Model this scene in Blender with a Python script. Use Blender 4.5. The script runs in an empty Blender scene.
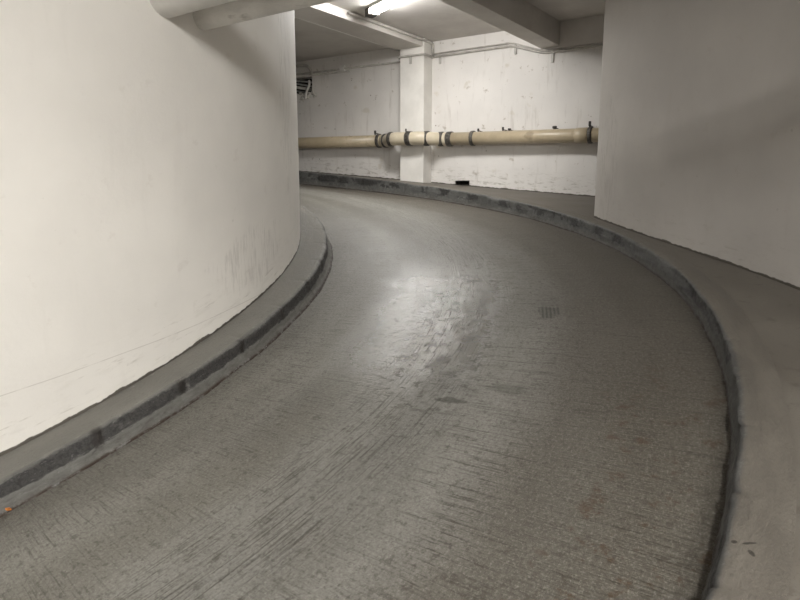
import bpy, bmesh, math, random
from mathutils import Vector, noise, Matrix
random.seed(4)
PI = math.pi
C = bpy.context.scene.collection

# ------------------------------------------------------------------ layout
CX, CY = -4.7847, 5.4509
TH0 = -0.8503935
HC = 2.915            # ceiling height (camera is the origin)
T0, T1 = -1.0, 3.1
def zf(t): return -1.2401 + .8016*t - .0944*(t-1.5)**2 - .0062*t**3
def r_in(t): return 4.0718 - .0409*(t-1.5) + .0493*(t-1.5)**2
def r_core(t): return r_in(t) - .2713
def r_out(t): return 7.1482 + .1508*(t-1.5) - .0695*(t-1.5)**2 - .0063*(t-1.5)**3
def h_out(t): return max(.05, .2104 + .082*(t-1.5))
H_IN = .1406
def pol(r, t): return (CX + r*math.cos(t+TH0), CY + r*math.sin(t+TH0))
def inv(x, y):
    dx, dy = x-CX, y-CY
    t = (math.atan2(dy, dx) - TH0 + 1.5) % (2*PI) - 1.5
    return math.hypot(dx, dy), t
def ramp_t(t): return min(max(t, T0), T1)
def zwalk(x, y):
    r, t = inv(x, y); t = ramp_t(t); return zf(t) + h_out(t)
WP = Vector((3.2, 10.3, 0)); WD = Vector((-.859, .512, 0)).normalized(); WN = Vector((-.512, -.859, 0)).normalized()
BD = Vector((.603, .797, 0)).normalized(); BX = Vector((.797, -.603, 0)).normalized()
def wall(s, off=0, z=0):
    p = WP + WD*s + WN*off
    return Vector((p.x, p.y, z))
UP = Vector((0, 0, 1))

# ------------------------------------------------------------------ materials
class NT:
    def __init__(s, name):
        s.m = bpy.data.materials.new(name); s.m.use_nodes = True
        s.t = s.m.node_tree; s.b = s.t.nodes['Principled BSDF']; s.uv = None
    def n(s, k, **kw):
        o = s.t.nodes.new(k)
        for a, v in kw.items(): setattr(o, a, v)
        return o
    def lk(s, a, b): s.t.links.new(a, b)
    def put(s, sock, v):
        if isinstance(v, bpy.types.NodeSocket): s.lk(v, sock)
        else: sock.default_value = v
    def UV(s):
        if not s.uv:
            s.uv = s.n('ShaderNodeUVMap').outputs[0]
        return s.uv
    def obj(s): return s.n('ShaderNodeTexCoord').outputs['Object']
    def map(s, v, sc, loc=(0, 0, 0)):
        m = s.n('ShaderNodeMapping'); s.lk(v, m.inputs[0]); m.inputs['Scale'].default_value = sc; m.inputs['Location'].default_value = loc
        return m.outputs[0]
    def noise(s, v, scale=1, detail=3, rough=.55, dist=0):
        o = s.n('ShaderNodeTexNoise'); s.lk(v, o.inputs['Vector'])
        o.inputs['Scale'].default_value = scale; o.inputs['Detail'].default_value = detail
        o.inputs['Roughness'].default_value = rough; o.inputs['Distortion'].default_value = dist
        return o.outputs[0]
    def m2(s, op, a, b=0, c=None, clamp=False):
        o = s.n('ShaderNodeMath', operation=op, use_clamp=clamp)
        s.put(o.inputs[0], a); s.put(o.inputs[1], b)
        if c is not None: s.put(o.inputs[2], c)
        return o.outputs[0]
    def ss(s, v, a, b, lo=0., hi=1.):
        o = s.n('ShaderNodeMapRange', interpolation_type='SMOOTHSTEP'); s.put(o.inputs[0], v)
        o.inputs[1].default_value = a; o.inputs[2].default_value = b; o.inputs[3].default_value = lo; o.inputs[4].default_value = hi
        return o.outputs[0]
    def mix(s, f, a, b):
        o = s.n('ShaderNodeMix', data_type='RGBA'); s.put(o.inputs[0], f)
        for i, v in ((6, a), (7, b)):
            if isinstance(v, tuple): v = (*v[:3], 1)
            s.put(o.inputs[i], v)
        return o.outputs[2]
    def sep(s, v):
        o = s.n('ShaderNodeSeparateXYZ'); s.lk(v, o.inputs[0]); return o.outputs
    def bump(s, h, strength=.5, dist=.01, prev=None):
        o = s.n('ShaderNodeBump'); s.put(o.inputs['Height'], h); o.inputs['Strength'].default_value = strength
        o.inputs['Distance'].default_value = dist
        if prev: s.lk(prev, o.inputs['Normal'])
        return o.outputs[0]
    def out(s, col, rough, nrm=None, **kw):
        if isinstance(col, tuple): col = (*col[:3], 1)
        s.put(s.b.inputs['Base Color'], col); s.put(s.b.inputs['Roughness'], rough)
        if nrm: s.lk(nrm, s.b.inputs['Normal'])
        for k, v in kw.items(): s.put(s.b.inputs[k.replace('_', ' ')], v)
        return s.m
def spot(N, x, y, cx, cy, rx, ry, wob=None):
    """mask of a blot at (cx, cy) in uv metres"""
    a = N.m2('MULTIPLY', N.m2('SUBTRACT', x, cx), 1/rx); b = N.m2('MULTIPLY', N.m2('SUBTRACT', y, cy), 1/ry)
    d = N.m2('SQRT', N.m2('ADD', N.m2('MULTIPLY', a, a), N.m2('MULTIPLY', b, b)))
    if wob is not None: d = N.m2('ADD', d, N.m2('MULTIPLY', N.m2('SUBTRACT', wob, .5), 1.6))
    return N.ss(d, .7, 1.1, 1, 0)

def mat_floor():
    N = NT('worn_ramp_concrete'); uv = N.UV(); X, Y, _ = N.sep(uv)      # X = metres along the lane, Y = radius
    big = N.noise(N.map(uv, (.35, 1.5, 1)), 1.3, 4, .55)
    big2 = N.noise(N.map(uv, (.5, 1.1, 1), (7, 3, 0)), 2.2, 4, .6)
    wob = N.noise(N.map(uv, (1.5, 1.5, 1)), 1.6, 4, .65)
    fine = N.noise(N.map(uv, (1, 1, 1)), 110, 3, .75)
    grit = N.noise(N.map(uv, (1, 1, 1), (5, 2, 0)), 55, 4, .75)
    med = N.noise(N.map(uv, (1, 1, 1)), 20, 6, .75)
    broom = N.noise(N.map(uv, (85, 3.6, 1)), 1, 4, .65, .1)             # grooves running across the lane
    broomc = N.noise(N.map(uv, (44, 1.5, 1), (1, 4, 0)), 1, 3, .65, .1)
    track = N.noise(N.map(uv, (3.0, 75, 1)), 1, 5, .7, .1)              # scratches running along it
    Yw = N.m2('ADD', Y, N.m2('MULTIPLY', N.m2('SUBTRACT', wob, .5), .35))
    Yb = N.m2('ADD', Yw, N.m2('MULTIPLY', N.m2('SUBTRACT', med, .5), .25))
    Yv = N.m2('ADD', Y, N.m2('MULTIPLY', N.m2('SUBTRACT', big2, .5), .5))
    band = N.m2('MULTIPLY', N.ss(Yb, 5.0, 5.3), N.ss(Yb, 5.5, 5.8, 1, 0))
    nband = N.m2('SUBTRACT', 1., band)
    patch = N.ss(big2, .42, .62)
    here = N.m2('MULTIPLY', N.ss(X, 1.6, 2.8), N.ss(X, 4.6, 5.6, 1, 0))
    rag = N.m2('MULTIPLY', N.ss(N.noise(N.map(uv, (1.5, 1.0, 1)), 9, 6, .72), .55, .61), N.m2('MULTIPLY', band, here))
    base = N.mix(N.ss(big, .3, .7), (.138, .133, .115), (.232, .225, .198))
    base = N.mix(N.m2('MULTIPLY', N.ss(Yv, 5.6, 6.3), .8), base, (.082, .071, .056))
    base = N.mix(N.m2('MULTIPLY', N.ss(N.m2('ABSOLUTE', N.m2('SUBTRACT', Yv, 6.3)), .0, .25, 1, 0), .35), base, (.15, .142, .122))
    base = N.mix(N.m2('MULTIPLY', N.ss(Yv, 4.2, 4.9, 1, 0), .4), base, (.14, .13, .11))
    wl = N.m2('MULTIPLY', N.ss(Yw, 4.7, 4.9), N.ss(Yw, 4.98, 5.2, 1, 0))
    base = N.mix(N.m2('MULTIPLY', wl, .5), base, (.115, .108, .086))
    base = N.mix(N.m2('MULTIPLY', band, .4), base, (.26, .255, .235))
    base = N.mix(N.m2('MULTIPLY', N.m2('MULTIPLY', N.ss(Yb, 5.65, 5.85), N.ss(Yb, 5.95, 6.2, 1, 0)), .3), base, (.27, .265, .245))
    dirt = (.055, .048, .037)
    g = N.m2('MULTIPLY', N.m2('MULTIPLY', N.ss(broom, .52, .64), N.m2('ADD', N.m2('MULTIPLY', patch, .6), .3)), nband)
    base = N.mix(g, base, dirt)
    g3 = N.m2('MULTIPLY', N.ss(broomc, .56, .66), N.m2('MULTIPLY', N.ss(Yb, 5.5, 5.9), N.m2('ADD', N.m2('MULTIPLY', N.ss(big, .4, .6), .5), .35)))
    base = N.mix(g3, base, dirt)
    g2 = N.m2('MULTIPLY', N.ss(track, .5, .62), N.m2('MULTIPLY', band, .85))
    base = N.mix(g2, base, dirt)
    base = N.mix(N.m2('MULTIPLY', N.ss(grit, .53, .62), .42), base, dirt)
    base = N.mix(N.m2('MULTIPLY', N.ss(fine, .54, .66), .4), base, dirt)
    base = N.mix(N.m2('MULTIPLY', N.ss(fine, .34, .46, 1, 0), .25), base, (.42, .41, .375))
    base = N.mix(N.m2('MULTIPLY', N.ss(med, .54, .62), .6), base, dirt)
    base = N.mix(N.m2('MULTIPLY', N.m2('MULTIPLY', N.ss(grit, .38, .46, 1, 0), .14), 1), base, (.46, .45, .42))
    base = N.mix(N.m2('MULTIPLY', rag, .8), base, dirt)
    w2 = N.noise(N.map(uv, (1, 1, 1)), 14, 3, .6)
    comb = N.ss(N.m2('SINE', N.m2('MULTIPLY', Y, 230.0)), -.3, .4)
    m1 = N.m2('MULTIPLY', spot(N, X, Y, .645*6, 5.97, .15, .085, w2), N.m2('ADD', N.m2('MULTIPLY', comb, .5), .35))
    base = N.mix(m1, base, (.035, .032, .026))
    base = N.mix(N.m2('MULTIPLY', spot(N, X, Y, .40*6, 5.60, .035, .085, w2), .85), base, (.04, .036, .024))
    base = N.mix(N.m2('MULTIPLY', spot(N, X, Y, .435*6, 5.86, .06, .13, w2), .4), base, (.05, .047, .036))
    gut = N.m2('MULTIPLY', N.m2('MULTIPLY', N.ss(Y, 6.25, 6.45), N.ss(X, 2.6, 3.4, 1, 0)), N.ss(N.noise(N.map(uv, (1, .8, 1)), 9, 6, .75), .55, .62))
    base = N.mix(N.m2('MULTIPLY', gut, .8), base, (.07, .046, .028))
    # relief
    h = N.m2('ADD', N.m2('MULTIPLY', broom, 1.2), N.m2('MULTIPLY', broomc, .7))
    h = N.m2('MULTIPLY', h, N.m2('ADD', N.m2('MULTIPLY', nband, .7), .3))
    h = N.m2('ADD', h, N.m2('MULTIPLY', track, N.m2('MULTIPLY', band, 1.8)))
    h = N.m2('SUBTRACT', h, N.m2('MULTIPLY', rag, 1.5))
    h = N.m2('ADD', h, N.m2('MULTIPLY', med, 1.1))
    h = N.m2('ADD', h, N.m2('MULTIPLY', grit, .5))
    calm = N.m2('ADD', N.m2('SUBTRACT', N.ss(Yb, 5.35, 5.6, 0, .45), N.ss(Yb, 4.2, 4.7, 0, .45)), 1.0)
    h = N.m2('MULTIPLY', h, calm)
    n1 = N.bump(h, .8, .0065)
    n2 = N.bump(fine, .35, .002, n1)
    # a stretch of the scraped track is worn to a sheen
    wet = N.m2('MULTIPLY', N.m2('MULTIPLY', N.ss(X, 2.1, 3.0), N.ss(X, 4.3, 5.6, 1, 0)), N.m2('MULTIPLY', N.ss(Yb, 4.55, 4.95), N.ss(Yb, 5.45, 5.75, 1, 0)))
    ro = N.m2('ADD', N.m2('MULTIPLY', grit, .22), .34)
    ro = N.m2('SUBTRACT', ro, N.m2('MULTIPLY', wet, .25))
    ro = N.m2('ADD', ro, N.m2('MULTIPLY', rag, .25))
    sp = N.m2('ADD', N.ss(Yv, 5.45, 6.1, .5, .28), N.m2('MULTIPLY', wet, .8))
    return N.out(base, ro, n2, Specular_IOR_Level=sp)
def mat_kerb(name, dark, tint=(.21, .21, .205), top=(.2, .2, .2), joint=.7, blend=1.):
    N = NT(name); uv = N.UV(); X, Y, _ = N.sep(uv)      # Y: 0..1 up the face, >1 on top
    big = N.noise(N.map(uv, (1, .6, 1)), 2.2, 4, .6); med = N.noise(N.map(uv, (1.6, .7, 1)), 8, 6, .75); fine = N.noise(N.map(N.obj(), (1, 1, 1)), 60, 4, .75)
    low = N.noise(N.map(uv, (1.1, .25, 1), (4, 0, 0)), 2.0, 5, .7)
    base = N.mix(N.ss(big, .3, .7), tuple(c*.75 for c in tint), tuple(c*1.25 for c in tint))
    yj = N.m2('ADD', Y, N.m2('MULTIPLY', N.m2('SUBTRACT', med, .5), .5))
    scuff = N.m2('MULTIPLY', N.m2('MULTIPLY', N.ss(yj, .36, .44), N.ss(yj, .92, 1.0, 1, 0)), N.ss(low, *dark))
    base = N.mix(N.m2('MULTIPLY', scuff, .9), base, N.mix(N.ss(fine, .4, .6), (.014, .013, .014), (.05, .048, .046)))
    base = N.mix(N.m2('MULTIPLY', N.ss(med, .54, .66), .6), base, (.05, .046, .04))
    base = N.mix(N.m2('MULTIPLY', N.ss(fine, .55, .68), .4), base, (.05, .046, .04))
    base = N.mix(N.m2('MULTIPLY', N.m2('MULTIPLY', N.ss(fine, .38, .46, 1, 0), N.ss(med, .4, .5, 1, 0)), .35), base, (.34, .33, .31))
    fr = N.m2('ABSOLUTE', N.m2('SUBTRACT', N.m2('FRACT', N.m2('DIVIDE', N.m2('ADD', X, N.m2('MULTIPLY', med, .05)), .5)), .5))
    jt = N.m2('MULTIPLY', N.ss(fr, .03, .08, 1, 0), N.m2('MULTIPLY', N.ss(yj, .3, .4), N.ss(Y, .98, 1.08, 1, 0)))
    base = N.mix(N.m2('MULTIPLY', jt, joint), base, (.02, .016, .013))
    fil = N.m2('MULTIPLY', N.ss(Y, .06, .12), N.ss(yj, .3, .36, 1, 0))
    base = N.mix(N.m2('MULTIPLY', fil, .6), base, N.mix(N.ss(med, .35, .6), (.15, .147, .135), (.085, .08, .07)))
    base = N.mix(N.m2('MULTIPLY', N.ss(Y, .02, .12, 1, 0), N.ss(med, .38, .52)), base, (.035, .022, .014))
    ar = N.m2('MULTIPLY', N.m2('MULTIPLY', N.ss(Y, .92, .98), N.ss(Y, 1.06, 1.12, 1, 0)), N.ss(med, .38, .5, 1, 0))
    yt = N.m2('ADD', Y, N.m2('MULTIPLY', N.m2('SUBTRACT', med, .5), .12))
    tc = N.mix(N.ss(big, .3, .7), tuple(c*.85 for c in top), tuple(c*1.12 for c in top))
    tc = N.mix(N.m2('MULTIPLY', N.ss(fine, .56, .68), .3), tc, (.07, .06, .05))
    base = N.mix(N.m2('MULTIPLY', N.ss(yt, .98, 1.08), blend), base, tc)
    base = N.mix(N.m2('MULTIPLY', ar, .45 if joint > .5 else .12), base, (.33, .32, .29))
    base = N.mix(N.m2('MULTIPLY', N.ss(Y, 1.85, 1.97), N.ss(med, .60, .66, 0, 1. if joint > .5 else 0.)), base, (.55, .53, .5))
    if joint < .5:
        o = N.obj(); ox, oy, _ = N.sep(o); w3 = N.noise(o, 30, 3, .6)
        for (cx, cy, rx, ry) in MARKS[:4]:
            base = N.mix(N.m2('MULTIPLY', spot(N, ox, oy, cx, cy, rx, ry, w3), .85), base, (.03, .026, .02))
    n = N.bump(N.m2('ADD', N.m2('MULTIPLY', med, 1.2), N.m2('MULTIPLY', fine, .4)), .7, .012)
    return N.out(base, N.ss(big, .3, .7, .5, .72), n, Specular_IOR_Level=.4)
MARKS = ((1.075, 1.70, .022, .005), (1.035, 1.712, .009, .007), (1.06, 1.66, .007, .015), (1.36, 2.35, .03, .006), (1.62, 1.75, .01, .008), (1.5, 1.62, .008, .008))
def mat_walk():
    N = NT('trowelled_walkway_concrete'); o = N.obj()
    big = N.noise(o, 1.1, 4, .55); med = N.noise(o, 9, 5, .65); fine = N.noise(o, 110, 3, .7)
    base = N.mix(N.ss(big, .3, .7), (.112, .100, .084), (.158, .145, .124))
    base = N.mix(N.m2('MULTIPLY', N.ss(med, .57, .67), .4), base, (.07, .06, .047))
    base = N.mix(N.m2('MULTIPLY', N.ss(fine, .56, .66), .35), base, (.06, .052, .042))
    v = N.n('ShaderNodeTexVoronoi'); N.lk(N.map(o, (1, 1, 1)), v.inputs['Vector']); v.inputs['Scale'].default_value = 3.2
    dots = N.m2('MULTIPLY', N.ss(v.outputs['Distance'], .02, .05, 1, 0), N.ss(N.noise(o, 2.3, 2), .5, .6))
    base = N.mix(N.m2('MULTIPLY', dots, .8), base, (.05, .045, .04))
    ox, oy, _ = N.sep(o); w3 = N.noise(o, 30, 3, .6)
    for (cx, cy, rx, ry) in MARKS:
        base = N.mix(N.m2('MULTIPLY', spot(N, ox, oy, cx, cy, rx, ry, w3), .85), base, (.03, .026, .02))
    n = N.bump(N.m2('ADD', med, N.m2('MULTIPLY', fine, .3)), .4, .004)
    return N.out(base, N.ss(big, .3, .7, .5, .68), n, Specular_IOR_Level=.35)
def mat_plaster(name, col, line=None, dirt=.5, scuffs=()):
    N = NT(name); uv = N.UV(); X, Y, _ = N.sep(uv)      # Y = height over the foot of the wall
    big = N.noise(N.map(uv, (1, 1, 1)), .9, 4, .5); med = N.noise(N.map(uv, (1, 1, 1)), 6, 5, .65)
    fine = N.noise(N.map(uv, (1, 1, 1)), 45, 4, .7); streak = N.noise(N.map(uv, (9, 1.2, 1)), 1, 4, .6)
    d = tuple(c*.88 for c in col)
    base = N.mix(N.ss(big, .3, .7), d, col)
    base = N.mix(N.m2('MULTIPLY', N.ss(streak, .55, .75), .2*dirt), base, (.35, .31, .26))
    base = N.mix(N.m2('MULTIPLY', N.ss(N.noise(N.map(uv, (1, 1, 1), (9, 9, 0)), 22, 5, .75), .66, .72), .6*dirt), base, (.25, .21, .17))
    base = N.mix(N.m2('MULTIPLY', N.ss(med, .62, .70), .4*dirt), base, (.38, .33, .27))
    sp = N.n('ShaderNodeTexVoronoi'); N.lk(N.map(uv, (1, 1, 1), (.3, .1, 0)), sp.inputs['Vector']); sp.inputs['Scale'].default_value = 4.5
    base = N.mix(N.m2('MULTIPLY', N.m2('MULTIPLY', N.ss(sp.outputs['Distance'], .035, .07, 1, 0), N.ss(med, .5, .56)), .7*dirt), base, (.16, .13, .1))
    hz = N.noise(N.map(uv, (2.2, 16, 1)), 1.6, 5, .7)
    base = N.mix(N.m2('MULTIPLY', N.m2('MULTIPLY', N.ss(hz, .58, .68), N.ss(Y, .1, .4, 1, 0)), .35), base, (.35, .32, .27))
    st2 = N.noise(N.map(uv, (1, 1, 1), (3, 8, 0)), 2.6, 3, .5)
    base = N.mix(N.m2('MULTIPLY', N.ss(st2, .66, .72), .22*dirt), base, (.5, .44, .33))
    # dirt thrown up at the foot
    foot = N.m2('MULTIPLY', N.ss(Y, .05, .45, 1, 0), N.ss(N.noise(N.map(uv, (2.2, 7, 1)), 2.5, 5, .7), .5, .68))
    base = N.mix(N.m2('MULTIPLY', foot, .45*dirt), base, (.3, .27, .22))
    ragged = N.m2('ADD', Y, N.m2('MULTIPLY', N.m2('SUBTRACT', N.noise(N.map(uv, (1, 1, 1)), 7, 4, .6), .5), .05))
    base = N.mix(N.ss(ragged, .012, .018, 1, 0), base, (.10, .09, .075))
    h = N.m2('ADD', N.m2('MULTIPLY', med, 1.0), N.m2('MULTIPLY', fine, .25))
    if line:
        ly = N.m2('ADD', N.m2('ADD', Y, N.m2('MULTIPLY', X, .14)), N.m2('MULTIPLY', N.m2('SUBTRACT', N.noise(N.map(uv, (.6, 0, 1)), 1, 2), .5), .05))
        ln = N.m2('MULTIPLY', N.m2('MULTIPLY', N.ss(ly, line-.004, line), N.ss(ly, line, line+.004, 1, 0)), N.ss(med, .35, .5, .35, 1))
        base = N.mix(N.m2('MULTIPLY', ln, .4), base, (.3, .27, .23))
    for (cx, cy, rx, ry) in scuffs:
        st = N.ss(N.noise(N.map(uv, (34, 4, 1)), 1, 5, .7), .46, .64)
        base = N.mix(N.m2('MULTIPLY', N.m2('MULTIPLY', spot(N, X, Y, cx, cy, rx, ry, med), st), .26), base, (.25, .23, .2))
    n = N.bump(h, .3, .008)
    n = N.bump(big, .25, .05, n)
    return N.out(base, .62, n, Specular_IOR_Level=.3)
def mat_obj(name, c1, c2, rough, scale=6, spec=.5, metal=0., stretch=(1, 1, 1), bump=.15, dirt=None):
    N = NT(name); o = N.map(N.obj(), stretch); a = N.noise(o, scale, 4, .6); b = N.noise(o, scale*9, 3, .6)
    col = N.mix(N.ss(a, .35, .65), c1, c2)
    if dirt: col = N.mix(N.m2('MULTIPLY', N.ss(a, .58, .7), .7), col, dirt)
    return N.out(col, rough, N.bump(N.m2('ADD', a, N.m2('MULTIPLY', b, .3)), bump, .01), Specular_IOR_Level=spec, Metallic=metal)
def mat_emit(name, col, s):
    N = NT(name); N.put(N.b.inputs['Emission Color'], (*col, 1)); N.put(N.b.inputs['Emission Strength'], s)
    return N.out((.85, .85, .82), .4)

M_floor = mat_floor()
M_kerb_in = mat_kerb('scuffed_kerb_paint', (.32, .42), (.15, .148, .138), (.205, .198, .178), .75)
M_kerb_out = mat_kerb('grey_kerb_paint', (.50, .55), (.092, .093, .089), (.135, .122, .103), .25)
M_walk = mat_walk()
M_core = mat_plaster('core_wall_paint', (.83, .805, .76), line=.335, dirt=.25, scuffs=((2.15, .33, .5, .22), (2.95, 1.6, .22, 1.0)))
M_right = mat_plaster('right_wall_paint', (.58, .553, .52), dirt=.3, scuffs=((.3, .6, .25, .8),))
M_back = mat_plaster('back_wall_paint', (.80, .775, .745), dirt=1.6)
M_hid = mat_plaster('side_wall_paint', (.66, .63, .6), dirt=.4)
M_ceil = mat_obj('ceiling_paint', (.60, .57, .54), (.68, .655, .62), .75, 1.5, .2)
M_col = mat_obj('column_paint', (.76, .74, .70), (.83, .81, .77), .6, 3, .3)
M_beige = mat_obj('beige_pipe_plastic', (.42, .35, .24), (.50, .42, .295), .33, 3, .5, dirt=(.25, .2, .13))
M_beige2 = mat_obj('pale_beige_pipe_plastic', (.60, .53, .40), (.66, .59, .46), .33, 5, .5)
M_clamp = mat_obj('dull_clamp_steel', (.045, .04, .035), (.13, .12, .105), .5, 25, .5, .35)
M_rod = mat_obj('black_bracket_steel', (.02, .018, .016), (.05, .045, .04), .6, 30)
M_lag = mat_obj('grey_pipe_lagging', (.66, .645, .615), (.76, .745, .71), .42, 2.5, .5, bump=.25)
M_lag2 = mat_obj('stained_pipe_lagging', (.58, .565, .53), (.74, .72, .68), .36, 3, .5, stretch=(1, 1, 4), dirt=(.3, .28, .25))
M_cond = mat_obj('grey_conduit', (.42, .40, .37), (.55, .53, .49), .45, 8, .5)
M_cable = mat_obj('grey_cable_sheath', (.25, .245, .24), (.38, .375, .365), .5, 14)
M_dark = mat_obj('dark_void', (.012, .011, .01), (.02, .018, .016), .9, 8, .1)
M_plug = mat_obj('rough_mortar', (.42, .40, .37), (.62, .6, .56), .85, 14, .2, bump=.8)
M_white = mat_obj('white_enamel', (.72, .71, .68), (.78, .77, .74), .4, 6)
M_tube = mat_emit('lit_diffuser', (1.0, .98, .95), 120)
M_tube2 = mat_emit('lit_tube', (1.0, .982, .948), 365)
M_leaf = mat_obj('orange_litter', (.45, .14, .03), (.6, .22, .05), .6, 60)
M_chip = mat_obj('white_paint_chip', (.7, .68, .64), (.78, .76, .72), .6, 60)

# ------------------------------------------------------------------ helpers
def link(name, me, mat, parent=None, smooth=False):
    me.materials.clear(); me.materials.append(mat)
    if smooth:
        for p in me.polygons: p.use_smooth = True
    o = bpy.data.objects.new(name, me); C.objects.link(o)
    if parent: o.parent = parent
    return o
def fin(name, bm, mat, parent=None, smooth=False):
    bmesh.ops.recalc_face_normals(bm, faces=bm.faces)
    me = bpy.data.meshes.new(name); bm.to_mesh(me); bm.free()
    if parent is not None:
        me.transform(parent.matrix_basis.inverted())
    return link(name, me, mat, parent, smooth)
def structure(o, label=None):
    o['kind'] = 'structure'
    if label: o['label'] = label
    return o
def thing(name, label, cat, loc, group=None):
    o = bpy.data.objects.new(name, None); C.objects.link(o); o.location = loc; o.empty_display_size = .1
    o['label'] = label; o['category'] = cat
    if group: o['group'] = group
    return o
def tag(o, label, cat, group=None):
    o['label'] = label; o['category'] = cat
    if group: o['group'] = group
    return o
def grid(pts, uvs, closed_v=False):
    """rows of points -> bmesh with uv"""
    bm = bmesh.new(); ul = bm.loops.layers.uv.new('UVMap')
    V = [[bm.verts.new(p) for p in row] for row in pts]
    nr, nc = len(V), len(V[0])
    for i in range(nr-1):
        for j in range(nc-1 if not closed_v else nc):
            jj = (j+1) % nc
            f = bm.faces.new((V[i][j], V[i+1][j], V[i+1][jj], V[i][jj]))
            if uvs:
                for l, (a, b) in zip(f.loops, ((i, j), (i+1, j), (i+1, jj), (i, jj))): l[ul].uv = uvs[a][b]
    return bm, V
def tube(bm, pts, r, n=16, cap=True, radii=None):
    pts = [Vector(p) for p in pts]; rings = []
    prevu = None
    for i, p in enumerate(pts):
        a = pts[max(i-1, 0)]; b = pts[min(i+1, len(pts)-1)]
        t = (b-a).normalized()
        u = prevu - t*prevu.dot(t) if prevu else (t.cross(UP) if abs(t.z) < .95 else t.cross(Vector((1, 0, 0))))
        u.normalize(); prevu = u; v = t.cross(u)
        rr = radii[i] if radii else r
        rings.append([bm.verts.new(p + (u*math.cos(k*2*PI/n) + v*math.sin(k*2*PI/n))*rr) for k in range(n)])
    for A, B in zip(rings, rings[1:]):
        for k in range(n): bm.faces.new((A[k], A[(k+1) % n], B[(k+1) % n], B[k]))
    if cap: bm.faces.new(rings[0][::-1]); bm.faces.new(rings[-1])
    return bm
def bx(bm, o, ax, ay, az, bevel=0):
    """box from corner o along three vectors"""
    o = Vector(o); c = []
    for k in range(8):
        c.append(bm.verts.new(o + (ax if k & 1 else ax*0) + (ay if k & 2 else ay*0) + (az if k & 4 else az*0)))
    fs = [bm.faces.new([c[i] for i in q]) for q in ((0, 1, 3, 2), (4, 6, 7, 5), (0, 4, 5, 1), (2, 3, 7, 6), (0, 2, 6, 4), (1, 5, 7, 3))]
    if bevel:
        es = list({e for f in fs for e in f.edges})
        bmesh.ops.bevel(bm, geom=es, offset=bevel, segments=2, affect='EDGES', profile=.7)
    return bm
def round_path(pts, rad, n=6):
    pts = [Vector(p) for p in pts]; out = [pts[0]]
    for a, b, c in zip(pts, pts[1:], pts[2:]):
        d1 = (a-b); d2 = (c-b); r = min(rad, d1.length*.45, d2.length*.45)
        p, q = b + d1.normalized()*r, b + d2.normalized()*r
        for k in range(n+1):
            s = k/n; out.append(p*(1-s)**2 + b*2*s*(1-s) + q*s*s)
    out.append(pts[-1]); return out

# ------------------------------------------------------------------ setting: floor, kerbs, walkway
NT_ = 760
ts = [T0 + (T1-T0)*i/NT_ for i in range(NT_+1)]
rows, uvs = [], []
for t in ts:
    ri, ro = r_in(t)-.1, r_out(t)+.1
    row, u = [], []
    for j in range(61):
        r = ri + (ro-ri)*j/60; x, y = pol(r, t)
        d = .010*noise.noise(Vector((x*.9, y*.9, 0))) + .004*noise.noise(Vector((x*3, y*3, 5)))
        # scraped trough of the middle track
        d -= .004*math.exp(-((r-5.35)/.22)**2)
        row.append((x, y, zf(t)+d)); u.append((t*6, r))
    rows.append(row); uvs.append(u)
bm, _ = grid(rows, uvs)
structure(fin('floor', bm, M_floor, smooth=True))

def kerb_rows(side):
    rows, uvs = [], []
    n = 1500
    for i in range(n+1):
        t = T0 + (T1-T0)*i/n; z = zf(t)
        if side < 0:   # inner kerb, face looks outward
            rb, h = r_in(t), H_IN; L = t*4.1; w = .2713; sg = -1; wt = .0268
        else:
            rb, h = r_out(t), h_out(t); L = t*7; w = .2; sg = 1; wt = .02
        q = 1 if side < 0 else .35
        prof = [(-.045*q, -.02, -.02), (-.035*q, .004, 0), (-.012*q, .022, .15), (.0, .045, .3), (.004, h*.42, .38), (.008, h*.55, .55), (.012, h*.7, .7),
                (.016, h*.86, .88), (wt-.004, h*.96, .97), (wt+.012, h, 1.03), (.06, h+.002, 1.15), (w*.5, h+.001, 1.5), (w*.8, h, 1.8), (w, h, 2.0)]
        fr = abs(((L/.5 + 0.0) % 1) - .5)*.5
        row, u = [], []
        for k, (dr, dz, vv) in enumerate(prof):
            x, y = pol(rb + sg*dr, t)
            nz = noise.noise(Vector((L*4, k*.35, 3+side*7))); n2 = noise.noise(Vector((L*16, k*.8, 9)))
            amp = 0 if k >= 12 else (.002 if k >= 10 else .013)
            off = amp*(nz*.8 + n2*.5)
            dip = 0
            if 3 < k < 10 and fr < .02: off += .012*(1-fr/.02)
            if k in (8, 9):
                chip = max(0, noise.noise(Vector((L*2.3, 1.5, 20+side)))-.22)
                off += chip*.035; dip = chip*.05
            if fr < .03 and 7 < k < 11: dip += .008*(1-fr/.03)
            x, y = pol(rb + sg*(dr + off), t)
            row.append((x, y, z + dz - dip)); u.append((L, vv))
        rows.append(row); uvs.append(u)
    return rows, uvs
for side, m in ((-1, M_kerb_in), (1, M_kerb_out)):
    bm, _ = grid(*kerb_rows(side))
    structure(fin('kerb', bm, m, smooth=True), 'painted grey kerb around the white curved core wall' if side < 0 else 'painted grey kerb along the outer walkway')

rows = []
for i in range(401):
    t = T0 + (T1-T0)*i/400; z = zf(t) + h_out(t); row = []
    for j in range(31):
        r = r_out(t) + .17 + j/30*(4.6)
        x, y = pol(r, t); row.append((x, y, z - .003 + .004*noise.noise(Vector((x*1.5, y*1.5, 1)))*min(1, j/3)))
    rows.append(row)
# cut away what lies beyond the back wall
bm, V = grid(rows, None)
bmesh.ops.bisect_plane(bm, geom=bm.verts[:]+bm.edges[:]+bm.faces[:], plane_co=wall(0, -.02), plane_no=-WN, clear_outer=True)
structure(fin('floor', bm, M_walk, smooth=True), 'grey concrete walkway beside the outer kerb')

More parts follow.
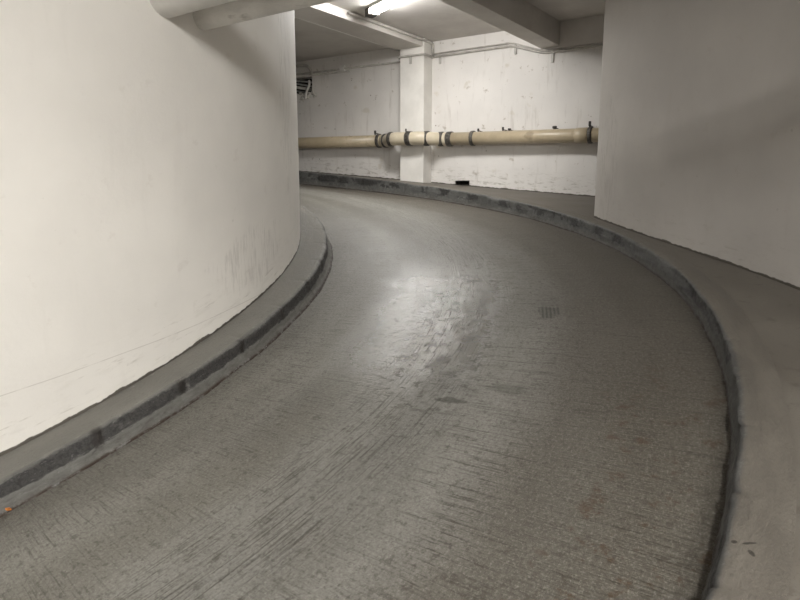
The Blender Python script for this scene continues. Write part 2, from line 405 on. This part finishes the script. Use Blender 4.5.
# core wall (curved)
rows, uvs = [], []
for i in range(241):
    t = T0 + (T1-T0)*i/240; zb = zf(t) + H_IN; row, u = [], []
    for j in range(50):
        if j == 0: z = zb - .1
        else: z = zb - .02 + (HC + .02 - zb + .02)*((j-1)/48)**1.3
        r = r_core(t) + .006*noise.noise(Vector((t*4, z*1.1, 2)))
        x, y = pol(r, t); row.append((x, y, z)); u.append((t*3.8, z-zb))
    rows.append(row); uvs.append(u)
bm, V = grid(rows, uvs)
inner = [[bm.verts.new((*pol(r_core(T0+(T1-T0)*i/240)-.25, T0+(T1-T0)*i/240), z)) for z in (zf(T0+(T1-T0)*i/240), HC+.02)] for i in range(241)]
for i in range(240):
    bm.faces.new((inner[i][0], inner[i][1], inner[i+1][1], inner[i+1][0]))
    bm.faces.new((inner[i][1], V[i][-1], V[i+1][-1], inner[i+1][1]))
structure(fin('wall_left', bm, M_core, smooth=False))
for p in bpy.data.objects['wall_left'].data.polygons: p.use_smooth = len(p.vertices) == 4 and abs(p.normal.z) < .5

# right wall: gently curved face, then the return at its far corner
RW = [(2.5, -4.94), (2.68, -3.6), (2.86, -2), (2.95, 0), (2.93, 1.5), (2.87, 3.0), (2.785, 4.12), (2.76, 4.45), (2.72, 4.84), (2.66, 5.2), (2.545, 5.8), (2.42, 6.52), (2.33, 7.27)]
def resample(P, n):
    P = [Vector((*p, 0)) for p in P]; out = []
    for a, b, c, d in zip([P[0]]+P[:-2], P[:-1], P[1:], P[2:]+[P[-1]]):
        for k in range(n):
            s = k/n
            out.append(.5*((2*b)+(-a+c)*s+(2*a-5*b+4*c-d)*s*s+(-a+3*b-3*c+d)*s**3))
    out.append(P[-1]); return out
face = resample(RW, 12)
face += [Vector((2.345, 7.31, 0)), Vector((2.38, 7.335, 0)), Vector((2.44, 7.345, 0))] + [Vector((2.44+.33*k, 7.345+.02*k, 0)) for k in range(1, 9)]
rows, uvs = [], []; L = 0; prev = face[0]
tot = sum((b-a).length for a, b in zip(face[:145], face[1:145]))
for p in face:
    L += (p-prev).length; prev = p
    zb = zwalk(p.x, p.y); row, u = [], []
    for j in range(40):
        z = zb-.1 if j == 0 else zb - .02 + (HC + .04 - zb)*((j-1)/38)**1.2
        n = .006*noise.noise(Vector((p.x*1.3, p.y*1.3, z*1.3)))
        row.append((p.x+n, p.y, z)); u.append((tot-L, z-zb))
    rows.append(row); uvs.append(u)
bm, V = grid(rows, uvs)
back = [V[-1]] + [[bm.verts.new((x, y, v.co.z)) for v in V[-1]] for x, y in ((5.1, -4.94),)] + [V[0]]
for A, B in zip(back, back[1:]):
    for j in range(39):
        try: bm.faces.new((A[j], B[j], B[j+1], A[j+1]))
        except ValueError: pass
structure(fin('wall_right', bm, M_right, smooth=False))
for p in bpy.data.objects['wall_right'].data.polygons: p.use_smooth = True if len(p.vertices) == 4 and p.area < .3 else False

# back wall, with the cable opening and the low drain slot let into it
def wall_cells(name, s0, s1, holes, mat, thick=.3, zlow=-1.2):
    S = sorted({round(s0 + (s1-s0)*i/70, 4) for i in range(71)} | {h[0] for h in holes} | {h[1] for h in holes})
    Z = sorted({round(-.3 + i*.18, 3) for i in range(18)} | {zlow, HC+.02} | {h[2] for h in holes} | {h[3] for h in holes})
    Z = [z for z in Z if z <= HC+.02]
    bm = bmesh.new(); ul = bm.loops.layers.uv.new('UVMap'); cache = {}
    def v(s, z, o):
        k = (round(s, 4), round(z, 4), o)
        if k not in cache:
            n = 0 if o else .006*noise.noise(Vector((s*1.2, z*1.2, 4)))
            cache[k] = bm.verts.new(wall(s, n - (thick if o else 0), z))
        return cache[k]
    def hole(i, j):
        if not (0 <= i < len(S)-1 and 0 <= j < len(Z)-1): return None
        a, b = (S[i]+S[i+1])/2, (Z[j]+Z[j+1])/2
        return any(h[0] < a < h[1] and h[2] < b < h[3] for h in holes)
    def face(q):
        f = bm.faces.new([v(*k) for k in q])
        for l, k in zip(f.loops, q):
            p = wall(k[0]); l[ul].uv = (k[0], k[1] - zwalk(p.x, p.y) + (.02 if k[2] else 0))
    for i in range(len(S)-1):
        for j in range(len(Z)-1):
            a, b, c, d = S[i], S[i+1], Z[j], Z[j+1]
            if hole(i, j):
                continue
            face(((a, c, 0), (b, c, 0), (b, d, 0), (a, d, 0)))
            for (di, dj, e) in ((-1, 0, ((a, c), (a, d))), (1, 0, ((b, c), (b, d))), (0, -1, ((a, c), (b, c))), (0, 1, ((a, d), (b, d)))):
                h = hole(i+di, j+dj)
                if h or h is None:
                    face(((*e[0], 0), (*e[1], 0), (*e[1], 1), (*e[0], 1)))
    face(((s0, zlow, 1), (s1, zlow, 1), (s1, HC+.02, 1), (s0, HC+.02, 1)))
    return structure(fin(name, bm, mat))
HOLE = (5.90, 6.55, 2.26, 2.60); SLOT = (2.21, 2.50, .275, .36)
wall_cells('wall_back', -2.3, 9.2, [HOLE, SLOT], M_back)

# column with its footing
bm = bmesh.new(); bx(bm, wall(3.022, 0, 0), WD*.51, WN*.32, UP*HC, .006)
structure(fin('column', bm, M_col), 'square white column standing against the back wall')

# hidden end walls closing the space
def radial_wall(name, t, sgn):
    bm = bmesh.new(); a = Vector((*pol(3.4, t), 0)); b = Vector((*pol(11.9, t), 0)); d = (b-a); nn = Vector((-d.y, d.x, 0)).normalized()*.25*sgn
    bx(bm, a + UP*(zf(t)-.2), d, nn, UP*(HC+.02 - zf(t)+.2))
    structure(fin(name, bm, M_hid))
radial_wall('wall_front', T0+.01, -1); radial_wall('wall_far', T1-.01, 1)
bm = bmesh.new(); bx(bm, Vector((5.05, 6.9, -1)), Vector((.25, 0, 0)), Vector((0, 2.6, 0)), UP*(HC+1))
structure(fin('wall_side', bm, M_hid))
# ceiling
bm = bmesh.new(); bx(bm, Vector((-14, -7, HC)), Vector((23, 0, 0)), Vector((0, 27, 0)), UP*.3)
structure(fin('ceiling', bm, M_ceil))
bm = bmesh.new(); bx(bm, Vector((-4.5, -7, 2.10)), Vector((11, 0, 0)), Vector((0, 7.2, 0)), UP*(HC-2.10+.01))
structure(fin('ceiling', bm, M_ceil), 'lower ceiling over the ramp behind the viewpoint')
# ceiling beams
def beam(p_right_edge, width, zb, length, label):
    bm = bmesh.new(); p = Vector((*p_right_edge, 0))
    bx(bm, p - BX*width + UP*zb, BX*width, -BD*length, UP*(HC+.01-zb), .012)
    structure(fin('ceiling_beam', bm, M_ceil), label)
beam((.62, 11.86), .55, 2.775, 7.0, 'shallow wide ceiling beam running from the white column')
beam((2.70, 10.62), .33, 2.54, 9.3, 'deep narrow ceiling beam right of the ceiling light')
bm = bmesh.new(); bx(bm, wall(-1.9, 0, 2.50), WD*2.50, WN*.07, UP*(HC-2.50+.01), .006)
structure(fin('ceiling_beam', bm, M_ceil), 'edge beam along the top of the back wall, right bay')

# ------------------------------------------------------------------ drain pipe on the back wall
PR = .115
def pz(s): return 1.045 + .0262*s
def pp(s, off): return wall(s, off, pz(s))
t_ = thing('drain_pipe', 'long beige drain pipe with steel clamps running along the white back wall', 'pipe', wall(3.2, .2, pz(3.2)))
OFF0, OFF1 = .20, .50
path_r = [pp(-1.9, OFF0), pp(2.55, OFF0)]
fin('pipe_run', tube(bmesh.new(), [pp(-1.9, OFF0), pp(2.62, OFF0)], PR, 28), M_beige, t_, True)
fin('pipe_run', tube(bmesh.new(), [pp(3.98, OFF0), pp(8.6, OFF0)], PR*.98, 28), M_beige, t_, True)
o = fin('bypass_bend', tube(bmesh.new(), round_path([pp(2.58, OFF0), pp(2.70, OFF0), pp(2.98, OFF1), pp(3.58, OFF1), pp(3.86, OFF0+.02), pp(4.0, OFF0)], .12, 6), PR*1.06, 28), M_beige2, t_, True)
o['label'] = 'paler beige bend going around the column'
def clampring(s, off, w=.06, d=None, lug=True, up=True):
    d = d or WD; c = pp(s, off)
    bm = bmesh.new(); n = 28
    dd = d.normalized(); prof = [(-w/2-.002, PR*1.0), (-w/2, PR*1.14), (-w*.3, PR*1.17), (w*.3, PR*1.17), (w/2, PR*1.14), (w/2+.002, PR*1.0)]
    tube(bm, [c + dd*a for a, _ in prof], 0, n, True, [r for _, r in prof])
    r = fin('clamp', bm, M_clamp, t_, True)
    if lug:
        bm = bmesh.new()
        lo = c - UP*(PR*1.12); bx(bm, lo - dd*.012 + WN*.03 - UP*.05, dd*.024, WN*.05, UP*.06, .003)
        tube(bm, [lo + WN*.055 - UP*.03 - dd*.04, lo + WN*.055 - UP*.03 + dd*.04], .008, 8)
        fin('bolt', bm, M_rod, r)
    return r
for s in (-.02, 2.07, 4.08): clampring(s, OFF0, .06)
for s, off, w in ((2.53, OFF0, .10), (2.70, OFF0+.02, .10), (2.90, OFF1-.08, .09), (3.22, OFF1, .10), (3.64, OFF1-.03, .07), (3.93, OFF0, .07)): clampring(s, off, w, lug=False)
clampring(.95-.0, OFF0, .001, lug=False) if False else None
# brackets reaching from wall to pipe
for s, hgt, rr in ((.0, .11, .022), (.58, .055, .038), (1.38, .045, .028), (1.5, .07, .018), (1.97, .06, .018), (4.18, .09, .022), (6.9, .07, .02), (3.3, .07, .014)):
    off = OFF0 if not 3 < s < 3.6 else OFF1
    bm = bmesh.new(); c = pp(s, off) + UP*(PR-.01)
    tube(bm, [c - UP*.02, c + UP*hgt], rr*.6, 10)
    tube(bm, [c + UP*(hgt*.45), c + UP*(hgt*.45) - WN*(off+.03)], rr*.45, 10)
    tube(bm, [c + UP*(hgt*.4), c + UP*(hgt*1.05)], rr, 8)
    fin('wall_bracket', bm, M_rod, t_)
# pipe socket near each end
for s in (0.12, 6.85):
    fin('socket', tube(bmesh.new(), [pp(s-.1, OFF0), pp(s-.09, OFF0), pp(s+.09, OFF0), pp(s+.1, OFF0)], 0, 28, True, [PR, PR*1.09, PR*1.09, PR]), M_beige, t_, True)

# ------------------------------------------------------------------ conduits along the top of the back wall
def clips(t, spots):
    for p, dn in spots:
        bm = bmesh.new(); bx(bm, p - WD*.02 - UP*dn, WD*.04, WN*.03, UP*(dn+.03), .003)
        fin('clip', bm, M_cond, t)
r_ = .018
t_ = thing('conduit', 'pair of thin grey conduits along the back wall, right of the column', 'conduit', wall(1.2, .03, 2.65))
for k, dz in ((0, 0), (1, .052)):
    fin('conduit_tube', tube(bmesh.new(), round_path([wall(3.0, .035, 2.635+dz), wall(1.45, .035, 2.645+dz), wall(.87, .035, 2.455+dz*.7), wall(-1.9, .095, 2.455+dz*.6)] if k == 0 else
        [wall(3.0, .035, 2.635+dz), wall(1.45, .035, 2.645+dz), wall(.87, .035, 2.47+dz*.35), wall(.55, .05, 2.47+dz*.3)], .1), r_ if k == 0 else r_*.7, 10), M_cond, t_, True)
clips(t_, [(wall(2.85, 0, 2.63), .13), (wall(1.38, 0, 2.63), .13), (wall(.72, 0, 2.45), .16)])
t_ = thing('conduit', 'thin grey conduit wrapping around the top of the column', 'conduit', wall(3.3, .34, 2.62))
fin('conduit_tube', tube(bmesh.new(), round_path([wall(2.99, .03, 2.63), wall(2.99, .35, 2.63), wall(3.57, .35, 2.63), wall(3.57, .05, 2.63)], .03), r_, 10), M_cond, t_, True)
clips(t_, [(wall(3.3, .32, 2.61), .12)])
t_ = thing('conduit', 'thin grey conduit on the back wall, left of the column', 'conduit', wall(5, .03, 2.64))
fin('conduit_tube', tube(bmesh.new(), [wall(3.6, .035, 2.625), wall(8.5, .035, 2.68)], r_, 10), M_cond, t_, True)
fin('conduit_tube', tube(bmesh.new(), [wall(4.9, .035, 2.58), wall(8.5, .035, 2.61)], r_*.8, 10), M_cond, t_, True)
bm = bmesh.new(); bx(bm, wall(5.02, 0, 2.60), WD*.11, WN*.06, UP*.11, .008)
tag(fin('junction_box', bm, M_white), 'small white junction box on the conduit left of the column', 'junction box')
t_ = tag(fin('conduit', tube(bmesh.new(), [wall(3.63, .03, .3), wall(3.63, .03, HC)], .016, 10), M_cond, None, True), 'vertical conduit in the corner left of the column', 'conduit')
t_ = tag(fin('conduit', tube(bmesh.new(), round_path([wall(2.985, .04, 2.66), wall(2.985, .04, HC-.045), wall(2.985, .04, HC-.045) - BD*2.35], .04), .02, 10), M_cond, None, True), 'short drop conduit running from the ceiling light along the beam', 'conduit')
q0 = Vector((.62, 11.86, 0)) - BX*.562 + UP*2.785  # tube added to stand in for the lit rim of the beam's lower edge
tag(fin('conduit', tube(bmesh.new(), [q0, q0 - BD*5.0], .013, 10), M_white, None, True), 'thin white tube added as the bright rim on the far lower edge of the shallow wide beam', 'conduit')
# upper elbow pipe by the cable opening
t_ = tag(fin('bent_pipe', tube(bmesh.new(), round_path([wall(8.0, .10, 2.86), wall(5.95, .10, 2.80), wall(5.82, .10, 2.66), wall(5.95, -.02, 2.6)], .09), .03, 12), M_cond, None, True), 'bent grey pipe end above the dark cable opening', 'pipe')

# cable opening: liner, mortar, cables
sm, zm = (HOLE[0]+HOLE[1])/2, (HOLE[2]+HOLE[3])/2
bm = bmesh.new(); bx(bm, wall(HOLE[0]-.05, -.26, HOLE[2]-.05), WD*.8, -WN*.03, UP*.45)
structure(fin('trim_1', bm, M_dark), 'dark back of the cable opening')
cab = [((8.2, .09, 2.57), (6.6, .08, 2.56), (6.2, -.05, 2.52), (6.0, -.24, 2.50), .018, M_cable),
       ((8.2, .11, 2.62), (6.7, .10, 2.52), (6.3, .0, 2.47), (6.05, -.24, 2.42), .02, M_cable),
       ((8.2, .14, 2.70), (6.9, .12, 2.50), (6.25, .06, 2.38), (6.08, -.24, 2.36), .032, M_cond),
       ((8.2, .10, 2.50), (6.9, .08, 2.42), (6.5, .0, 2.36), (6.3, -.24, 2.33), .022, M_cable)]
lab = ['thin dark grey cable entering the opening at its top', 'dark grey cable entering the opening just below the topmost one', 'thickest grey conduit slanting down into the dark opening', 'lowest thin cable at the bottom of the dark opening']
for c, l in zip(cab, lab):
    tag(fin('cable', tube(bmesh.new(), round_path([wall(*p) for p in c[:4]], .2), c[4], 10), c[5], None, True), l, 'cable')
bm = bmesh.new(); tube(bm, round_path([wall(5.94, .045, 2.50), wall(5.92, .06, 2.40), wall(6.02, .05, 2.27), wall(6.08, .02, 2.14)], .05), .024, 8, True)
tag(fin('cable_stub', bm, M_white, None, True), 'white cable stub hanging at the right edge of the dark opening', 'cable')
bm = bmesh.new(); random.seed(9)
for k in range(20):
    s = random.uniform(5.78, 6.5); z = HOLE[2] - random.uniform(.0, .16)*(1 if k % 3 else .3) if k < 20 else random.uniform(2.25, 2.6)
    if k >= 20: s = 5.88 - random.uniform(0, .06)
    m = Matrix.Translation(wall(s, 0, z)) @ Matrix.Diagonal((random.uniform(.03, .06), random.uniform(.015, .02), random.uniform(.02, .045), 1))
    bmesh.ops.create_icosphere(bm, subdivisions=2, radius=1, matrix=m)
tag(fin('mortar_patch', bm, M_plug, None, True), 'rough mortar lumps smeared below the cable opening', 'mortar')
# drain slot liner
bm = bmesh.new(); bx(bm, wall(SLOT[0]-.03, -.2, SLOT[2]-.03), WD*(SLOT[1]-SLOT[0]+.06), -WN*.03, UP*.16)
structure(fin('trim_2', bm, M_dark), 'dark back of the low drain slot')
bm = bmesh.new()
for (s, z, ws, hs) in ((SLOT[0], SLOT[2], SLOT[1]-SLOT[0], .008), (SLOT[0], SLOT[3]-.008, SLOT[1]-SLOT[0], .008), (SLOT[0], SLOT[2], .008, .085), (SLOT[1]-.008, SLOT[2], .008, .085)):
    bx(bm, wall(s, .008, z), WD*ws, -WN*.21, UP*hs)
tag(fin('drain_outlet', bm, M_rod), 'small black rectangular drain slot at the foot of the back wall', 'drain')

# ------------------------------------------------------------------ lagged pipes over the lane
PD = Vector((.835, -.55, 0)).normalized()
def lagged(name, start, length, r, mat, label, rise=0., seams=()):
    a = Vector(start); t_ = thing(name, label, 'pipe', a)
    D = (PD + UP*rise).normalized(); pts = [a + D*length*k/60 for k in range(61)]
    bm = tube(bmesh.new(), pts, r, 40)
    for v in bm.verts:
        v.co.z += .0035*noise.noise(v.co*3.1); v.co.x += .0025*noise.noise(v.co*4+Vector((5, 5, 5)))
    fin('lagging', bm, mat, t_, True)
    for s in seams:
        c = a + D*s; prof = [(-.022, r), (-.02, r+.004), (.02, r+.004), (.022, r)]
        fin('joint_band', tube(bmesh.new(), [c + D*x for x, _ in prof], 0, 40, True, [q for _, q in prof]), mat, t_, True)
    return t_
lagged('lagged_pipe', (-1.66, 3.83, 1.135), 5.1, .115, M_lag, 'thicker wrapped grey pipe in front, crossing the top left corner', 0, (1.35, 2.6, 3.8))
lagged('lagged_pipe', (-1.62, 4.16, 1.098), 5.2, .075, M_lag2, 'thinner stained grey pipe behind the thicker wrapped pipe', 0, (1.9, 3.1))

# ------------------------------------------------------------------ lights of the place
def batten(loc, d, L, z, label, tube_mat, w=.11):
    d = Vector((*d, 0)).normalized(); n = Vector((-d.y, d.x, 0)); a = Vector((*loc, z))
    t_ = thing('ceiling_light', label, 'light', a + d*L/2 + UP*.09)
    fin('housing', bx(bmesh.new(), a - n*w/2 + UP*.045, d*L, n*w, UP*.045, .005), M_white, t_)
    bm = bmesh.new(); n2 = 12; prof = []
    rows = []
    for k in range(2):
        rows.append([a + d*(.02 + k*(L-.04)) + n*(math.cos(PI + PI*j/n2)*w*.46) + UP*(.045 + math.sin(PI + PI*j/n2)*.06) for j in range(n2+1)])
    bm, V = grid(rows, None)
    bm.faces.new(V[0]); bm.faces.new(V[1])
    fin('diffuser', bm, tube_mat, t_, True)
    if tube_mat is M_tube: fin('shadow_block', bx(bmesh.new(), a - d*.16 - n*.07 - UP*.03, d*.13, n*.14, UP*.12, .015), M_clamp, t_)  # dark block added where the end cap's shadow falls on the beam
    for k in (0, 1):
        fin('end_cap', bx(bmesh.new(), a + d*(-.012 + k*L) - n*w*.52 - UP*.022, d*.024, n*w*1.04, UP*.1, .004), M_rod if k == 0 else M_white, t_)
    return t_
batten((-.40, 9.80), (.545, -.838), 1.9, HC-.09, 'glowing fluorescent ceiling light beside the shallow wide beam', M_tube, .2)
batten((.5, -2.4), (.33, .94), 1.25, 2.1-.09, 'fluorescent ceiling light over the lower ramp behind the viewpoint', M_tube2, .22)

batten((.2, -4.3), (1, .12), 1.9, 2.1-.09, 'fluorescent ceiling light farthest down the ramp behind the viewpoint', M_tube2, .22)
bm = bmesh.new(); bx(bm, Vector((-9, -5.2, -3.5)), Vector((12.2, 0, 0)), Vector((0, .25, 0)), UP*5.7)
structure(fin('wall_rear', bm, M_hid))
# ------------------------------------------------------------------ litter
def litter(name, x, y, on, sx, sy, mat, label, cat, rot=0):
    r, t = inv(x, y); z = zf(t) + (.012 if on == 'floor' else h_out(t)+.002)
    bm = bmesh.new(); nseg = 9; pts = []
    for k in range(nseg):
        a = 2*PI*k/nseg; q = 1 + .35*math.sin(k*2.3+sx*90)
        pts.append(Vector((x + math.cos(a+rot)*sx*q, y + math.sin(a+rot)*sy*q, z + .004*math.sin(k*1.7))))
    top = [bm.verts.new(p + UP*.004) for p in pts]; bot = [bm.verts.new(p - UP*.002) for p in pts]
    c = bm.verts.new(Vector((x, y, z+.008)))
    for k in range(nseg):
        kk = (k+1) % nseg
        bm.faces.new((c, top[k], top[kk])); bm.faces.new((top[k], bot[k], bot[kk], top[kk]))
    bm.faces.new(bot[::-1])
    return tag(fin(name, bm, mat), label, cat)
litter('dry_leaf', -1.75, 2.48, 'floor', .016, .010, M_leaf, 'tiny orange dry leaf lying at the foot of the inner kerb', 'leaf')

# ------------------------------------------------------------------ camera, world, view
cd = bpy.data.cameras.new('camera'); cam = bpy.data.objects.new('camera', cd); C.objects.link(cam)
cam.location = (0, 0, 0); cam.rotation_euler = (PI/2 - .1652, 0, 0)
cd.sensor_width = 36; cd.lens = 600/800*36; cd.clip_start = .02
bpy.context.scene.camera = cam
w = bpy.data.worlds.new('dim_garage'); w.use_nodes = True
w.node_tree.nodes['Background'].inputs[0].default_value = (0, 0, 0, 1)
bpy.context.scene.world = w
vs = bpy.context.scene.view_settings
vs.view_transform = 'Standard'; vs.look = 'None'; vs.gamma = 1; vs.use_curve_mapping = False; vs.exposure = 0
